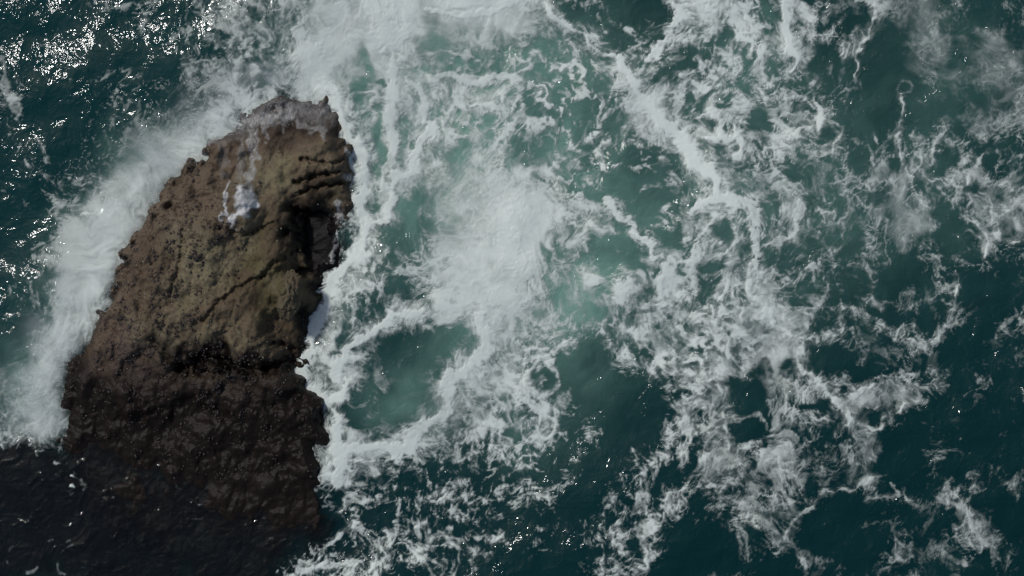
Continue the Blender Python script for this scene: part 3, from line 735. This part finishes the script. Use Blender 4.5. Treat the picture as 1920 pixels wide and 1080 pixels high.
wet_shade = np.clip(sstep(625, 745, yw) * .95 + sstep(1.0, .1, RH) * .45 + .9 * blobs([(597,478,36,85,-10,1),(575,440,28,26,0,.9),(577,640,22,55,0,.9),(555,225,75,40,0,.55),(420,665,100,22,8,.9),(590,640,25,60,0,.9),(330,620,35,22,0,.0),(600,350,40,14,-10,.5)], xw, yw, 1.4), 0, 1)  # wet stone low down, plus the gully's shade painted into the same mask
cleft = blobs([(600,455,36,62,-14,1.0),(583,500,22,40,-10,.9),(588,648,26,50,8,.8),(420,668,90,14,6,.75),(330,650,40,14,30,.6)], xw, yw, 2.5)  # where the shade inside the clefts is painted into the stone colour
muss = np.clip(blobs([(380,440,80,80,0,.8),(270,500,60,110,30,.75),(230,630,80,70,0,.8),(330,560,70,80,0,.6),(470,690,120,50,0,.6),(340,370,60,50,0,.5)], xw, yw, 1.3), 0, 1)
keepr = (RD[:-1, :-1] > -46)
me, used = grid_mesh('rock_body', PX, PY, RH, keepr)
for nm_, v_ in (('cleft', cleft), ('olive', olive), ('weed', weed), ('purple', purple), ('wet_shade', wet_shade), ('muss', muss)): fattr(me, nm_, v_.ravel()[used])
m = NT('rock_stone')
o_, wd_, pu, we_sh, mu = (m.attr(k_) for k_ in ('olive', 'weed', 'purple', 'wet_shade', 'muss'))
na = m.noise(1.1, 6, .65); nb = m.noise(5.5, 6, .68); nc = m.noise(22, 4, .65)
c = m.mix(m.ramp(na, .35, .65), (.100, .074, .050), (.155, .122, .088))
c = m.mix(m.math('MULTIPLY', o_, m.ramp(nb, .25, .62)), c, (.215, .188, .112))
c = m.mix(m.math('MULTIPLY', wd_, m.ramp(na, .25, .6)), c, (.062, .060, .022))
c = m.mix(m.math('MULTIPLY', pu, m.ramp(nb, .3, .62)), c, (.078, .056, .054))
nd = m.noise(.55, 4, .6)
c = m.mix(m.ramp(nd, .40, .62, 0, .75), c, m.mix(na, (.080, .054, .036), (.120, .086, .058)))
c = m.mix(m.ramp(nb, .54, .66, 0, .78), c, (.034, .022, .017))
vo = m.n('ShaderNodeTexVoronoi'); vo.inputs['Scale'].default_value = 5.0; vo.inputs['Randomness'].default_value = 1
dv = m.n('ShaderNodeVectorMath', operation='ADD'); m.l(m.pos(), dv.inputs[0])
nn = m.n('ShaderNodeTexNoise'); nn.inputs['Scale'].default_value = 4; m.l(m.pos(), nn.inputs['Vector']); m.l(nn.outputs['Color'], dv.inputs[1]); m.l(dv.outputs[0], vo.inputs['Vector'])
spot = m.math('MULTIPLY', m.ramp(vo.outputs['Distance'], .46, .26), m.math('MULTIPLY', mu, m.ramp(m.noise(1.9, 4), .40, .50)))
c = m.mix(m.math('MULTIPLY', spot, .85), c, (.018, .013, .012))
c = m.mix(m.ramp(nc, .66, .76, 0, .55), c, (.30, .27, .22))            # barnacles
c = m.mix(m.math('MULTIPLY', we_sh, .95), c, m.mix(m.ramp(nb, .3, .7), (.0036, .0028, .0026), (.0120, .0076, .0068)))
c = m.mix(m.math('MULTIPLY', m.attr('cleft'), m.ramp(nb, .25, .5, .75, 1.0)), c, (.0035, .0028, .0028))  # near-black colour in place of cleft shade
p = m.n('ShaderNodeBsdfPrincipled'); m.l(c, p.inputs['Base Color'])
m.l(m.math('SUBTRACT', .82, m.math('MULTIPLY', we_sh, .50)), p.inputs['Roughness']); p.inputs['Specular IOR Level'].default_value = .12
hh = m.math('ADD', m.math('MULTIPLY', nb, 1.0), m.math('ADD', m.math('MULTIPLY', nc, .4), m.math('MULTIPLY', spot, .25)))
m.l(m.bump(hh, .45, .05), p.inputs['Normal']); m.l(p.outputs[0], m.out.inputs[0])
ROCK = m.m
root = bpy.data.objects.new('sea_rock', None); C.objects.link(root); root.location = (0, 0, 0)
root['label'] = 'brown and olive weathered rock rising from the foaming sea at the left'; root['category'] = 'rock'
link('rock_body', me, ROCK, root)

def rock_h(px, py):
    i = np.clip(((px - rx_[0]) / 1.7).astype(int), 0, len(rx_) - 1); j = np.clip(((py - ry_[0]) / 1.7).astype(int), 0, len(ry_) - 1)
    return RH[j, i], RD[j, i], muss[j, i]

# mussels and weed tufts clinging to the rock: small lumps, joined
def lumps(name, n, seed, size, dens, mat, flat=.6):
    g = np.random.default_rng(seed)
    px = g.uniform(120, 660, n * 8); py = g.uniform(190, 900, n * 8)
    h, d, mm = rock_h(px, py)
    nz = T_MID(px / 260, py / 260)
    ok = (d > 6) & (h > .05) & (g.random(px.size) < dens(px, py, mm, nz))
    px, py, h = px[ok][:n], py[ok][:n], h[ok][:n]; n = len(px)
    t = (1 + 5 ** .5) / 2
    V = np.array([(-1,t,0),(1,t,0),(-1,-t,0),(1,-t,0),(0,-1,t),(0,1,t),(0,-1,-t),(0,1,-t),(t,0,-1),(t,0,1),(-t,0,-1),(-t,0,1)], float) / 1.9
    F = np.array([(0,11,5),(0,5,1),(0,1,7),(0,7,10),(0,10,11),(1,5,9),(5,11,4),(11,10,2),(10,7,6),(7,1,8),(3,9,4),(3,4,2),(3,2,6),(3,6,8),(3,8,9),(4,9,5),(2,4,11),(6,2,10),(8,6,7),(9,8,1)])
    s = g.uniform(size[0], size[1], (n, 1, 1)) * (.6 + .8 * g.random((n, 1, 3)))
    P = V[None] * s * (.75 + .5 * g.random((n, 12, 1))); P[..., 2] *= flat
    a = g.uniform(0, 6.28, n); ca, sa = np.cos(a)[:, None], np.sin(a)[:, None]
    X = P[..., 0] * ca - P[..., 1] * sa + wx(px)[:, None]; Y = P[..., 0] * sa + P[..., 1] * ca + wy(py)[:, None]
    Z = P[..., 2] + h[:, None]
    co = np.stack([X, Y, Z], -1).reshape(-1, 3)
    fc = (F[None] + (np.arange(n) * 12)[:, None, None]).reshape(-1, 3)
    me = bpy.data.meshes.new(name); me.from_pydata(co.tolist(), [], fc.tolist()); me.shade_smooth()
    return link(name, me, mat, root, kind='stuff')
def plain(name, c0, c1, rough, scale=14):
    m = NT(name); p = m.n('ShaderNodeBsdfPrincipled'); p.inputs['Roughness'].default_value = rough
    m.l(m.mix(m.noise(scale, 3), c0, c1), p.inputs['Base Color']); m.l(p.outputs[0], m.out.inputs[0]); return m.m
lumps('mussels', 2600, 21, (.018, .060), lambda x, y, mm, nz: mm * sstep(.5, .7, nz), plain('mussel_shell', (.014, .010, .010), (.040, .028, .025), .7))
lumps('barnacles', 1300, 22, (.010, .028), lambda x, y, mm, nz: (.15 + mm) * sstep(.55, .35, nz) * .35 * (y < 720), plain('barnacle_shell', (.20, .18, .14), (.34, .31, .25), .8))
lumps('seaweed', 900, 23, (.02, .055), lambda x, y, mm, nz: sstep(600, 700, y + 60 * nz) * sstep(.35, .6, nz) * .8, plain('seaweed', (.012, .008, .007), (.034, .020, .017), .5), .4)

# the angular block wedged beside the cleft
bm = bmesh.new(); bmesh.ops.create_icosphere(bm, subdivisions=5, radius=1.0)
planes = [(1, .2, .35), (-.8, .5, .6), (.1, 1, .5), (-.2, -1, .5), (.5, -.6, .9), (-.5, -.1, 1.2), (.7, .7, .7), (-1, -.5, .2)]
for v in bm.verts:
    n = v.co.normalized(); rr = 1.0
    for a in planes:
        k_ = Vector(a).normalized(); dd = n.dot(k_)
        if dd > .05: rr = min(rr, .72 / dd)
    q_ = n * 3.1
    rr += .13 * noise.noise(q_ * .8) + .09 * noise.noise(q_ * 2.3) + .045 * noise.noise(q_ * 6)
    v.co = Vector((n.x * rr * .48, n.y * rr * .98, n.z * rr * .55))
me = bpy.data.meshes.new('boulder'); bm.to_mesh(me); bm.free(); me.shade_smooth()
nv = len(me.vertices)
zc = np.zeros(nv * 3, f4); me.vertices.foreach_get('co', zc)
for nm_, v_ in (('olive', .55), ('weed', .15), ('purple', .1), ('wet_shade', .12), ('muss', .6), ('cleft', 0.12)): fattr(me, nm_, np.full(nv, v_))
bo = link('boulder', me, ROCK, root, label='pale angular block wedged beside the dark cleft')
hb = float(rock_h(np.array([553.0]), np.array([556.0]))[0][0])
bo.location = (wx(551), wy(556), hb - .26); bo.rotation_euler = (.12, -.1, R(-14))

# ------------------------------------------------------------------ sheet of water washing over the rock top and down its face
WS = [([(440,236),(500,212),(550,205),(610,215)], 26, .20), ([(540,195),(600,205)], 14, .22), ([(395,262),(430,240),(470,228),(520,222),(545,215)], 13, .50), ([(520,200),(560,205),(600,212),(625,200)], 10, .30), ([(455,240),(460,300),(458,350)], 6, .22),
      ([(474,245),(478,300),(474,350),(470,372)], 5, .42), ([(487,250),(486,300),(480,352)], 4, .38), ([(500,235),(505,262)], 4, .30),
      ([(441,350),(438,385),(436,415)], 4, .75), ([(462,358),(482,372),(484,392),(466,402),(452,412)], 8, .95), ([(466,372),(472,388)], 11, .95),
      ([(456,408),(450,430)], 3, .50), ([(540,500),(552,515),(572,528)], 3.5, .45), ([(545,510),(560,530)], 4, .30), ([(605,235),(612,260)], 5, .30),
      ([(560,232),(585,245),(600,240)], 6, .32), ([(530,230),(535,250)], 4, .25), ([(618,500),(626,470),(634,450)], 4, .5), ([(636,380),(640,420),(638,450)], 5, .55),
      ([(425,265),(428,330)], 8, .14), ([(650,280),(660,310),(655,340)], 4, .45)]
sel = (slice(0, 210), slice(230, 430))
X3, Y3 = PX[sel], PY[sel]
W_ = np.zeros(X3.shape, f4)
fn = T_FINE(X3 / 60, Y3 / 240); fn2 = T_MID(X3 / 110, Y3 / 110)
xs3 = X3 + 3 * T_WX(X3 / 90, Y3 / 90); ys3 = Y3 + 3 * T_WY(X3 / 90, Y3 / 90)
for pts, wd, s_ in WS:
    D = np.full(X3.shape, 1e3, f4); P = spline(pts)
    for q in range(len(P) - 1):
        (a0, b0), (a1, b1_) = P[q], P[q + 1]; vx, vy = a1 - a0, b1_ - b0; L = vx * vx + vy * vy + 1e-6
        t = np.clip(((xs3 - a0) * vx + (ys3 - b0) * vy) / L, 0, 1); D = np.minimum(D, np.hypot(xs3 - a0 - t * vx, ys3 - b0 - t * vy))
    W_ = np.maximum(W_, s_ * sstep(1.5, .3, D / wd) * (.55 + .7 * fn * (.4 + .6 * fn2) if s_ < .9 else .85 + .15 * fn))
kw = (np.maximum(W_[1:, 1:], W_[:-1, :-1]) > .03) & (RD[sel][:-1, :-1] > 2)
me, used = grid_mesh('water_wash', X3, Y3, RH[sel] + .035 + .03 * W_, kw)
fattr(me, 'foam', np.clip(W_, 0, 1).ravel()[used]); vattr(me, 'flow', X3.ravel()[used] * S, Y3.ravel()[used] * S)
link('water_wash', me, foam_material('wash_foam', (.64, .64, .63), .4), kind='stuff', label='thin white water running over the rock top into a small foamy puddle', category='water wash')

# ------------------------------------------------------------------ spray above the breaking wave: drifting layers and droplets
m = NT('spray_mist')
al = m.math('MULTIPLY', m.attr('foam'), m.ramp(m.noise(.8, 6, .58, None, 1.2), .30, .72))
p = m.n('ShaderNodeBsdfDiffuse'); p.inputs[0].default_value = (.70, .75, .76, 1)
t_ = m.n('ShaderNodeBsdfTransparent'); x = m.n('ShaderNodeMixShader'); m.l(al, x.inputs[0]); m.l(t_.outputs[0], x.inputs[1]); m.l(p.outputs[0], x.inputs[2])
m.l(x.outputs[0], m.out.inputs[0])
MIST = m.m
sx_ = np.arange(-60, 560, 5).astype(f4); sy_ = np.arange(120, 880, 5).astype(f4)
X4, Y4 = np.meshgrid(sx_, sy_)
SPINE = [(50,765),(78,725),(105,660),(150,575),(190,500),(235,410),(290,340),(350,285),(400,240),(450,205),(500,180)]
xs4 = X4 + 8 * T_WX(X4 / 300, Y4 / 300); ys4 = Y4 + 8 * T_WY(X4 / 300, Y4 / 300)
D, Tt = seg_dist(xs4, ys4, spline(SPINE), 160)
D = np.full(X4.shape, 1e3, f4)
P = spline(SPINE)
for q in range(len(P) - 1):
    (a0, b0), (a1, b1_) = P[q], P[q + 1]; vx, vy = a1 - a0, b1_ - b0; L = vx * vx + vy * vy + 1e-6
    t = np.clip(((xs4 - a0) * vx + (ys4 - b0) * vy) / L, 0, 1); D = np.minimum(D, np.hypot(xs4 - a0 - t * vx, ys4 - b0 - t * vy))
_, RD4, _, _ = rock_fields(X4, Y4)
sp = bpy.data.objects.new('sea_spray', None); C.objects.link(sp)
sp.location = (wx(200), wy(500), 0)
sp['kind'] = 'stuff'; sp['label'] = 'white misty spray hanging over the wave at the left of the rock'; sp['category'] = 'sea spray'
for k_ in range(4):
    g = np.exp(-(D / (62 - 9 * k_)) ** 2) * sstep(14, -10, RD4) * (.16 - .02 * k_)
    z = .35 + .28 * k_ + .25 * T_SOFT(X4 / 400 + .2 * k_, Y4 / 400)
    kk = (g[1:, 1:] > .01)
    me, used = grid_mesh('mist_layer', X4, Y4, z.astype(f4), kk)
    fattr(me, 'foam', g.ravel()[used]); o = link('mist_layer', me, MIST, sp, kind='stuff')
    o.matrix_parent_inverse = sp.matrix_world.inverted(); o.location = (-sp.location.x, -sp.location.y, 0); o.matrix_parent_inverse.identity()
g = np.random.default_rng(5)
n = 2600
pp = np.array(P); ii = g.integers(0, len(pp) - 1, n); tt = g.random(n)[:, None]
q_ = pp[ii] * (1 - tt) + pp[ii + 1] * tt
q_ = q_ + g.normal(0, 26, (n, 2)) + np.array([(14, 6)])
hr, dr, _ = rock_h(q_[:, 0], q_[:, 1])
zz = np.maximum(hr, 0) + np.abs(g.normal(0, .5, n)) + .15
okk = dr < 14; q_, zz = q_[okk], zz[okk]; n = len(zz)
V = np.array([(1,0,0),(-1,0,0),(0,1,0),(0,-1,0),(0,0,1),(0,0,-1)], float); F = np.array([(0,2,4),(2,1,4),(1,3,4),(3,0,4),(2,0,5),(1,2,5),(3,1,5),(0,3,5)])
co = (V[None] * g.uniform(.005, .014, (n, 1, 1)) + np.stack([wx(q_[:, 0]) - sp.location.x, wy(q_[:, 1]) - sp.location.y, zz], -1)[:, None]).reshape(-1, 3)
me = bpy.data.meshes.new('droplets'); me.from_pydata(co.tolist(), [], (F[None] + (np.arange(n) * 6)[:, None, None]).reshape(-1, 3).tolist())
link('droplets', me, plain('droplet_water', (.8, .84, .85), (.85, .87, .88), .3), sp, kind='stuff')
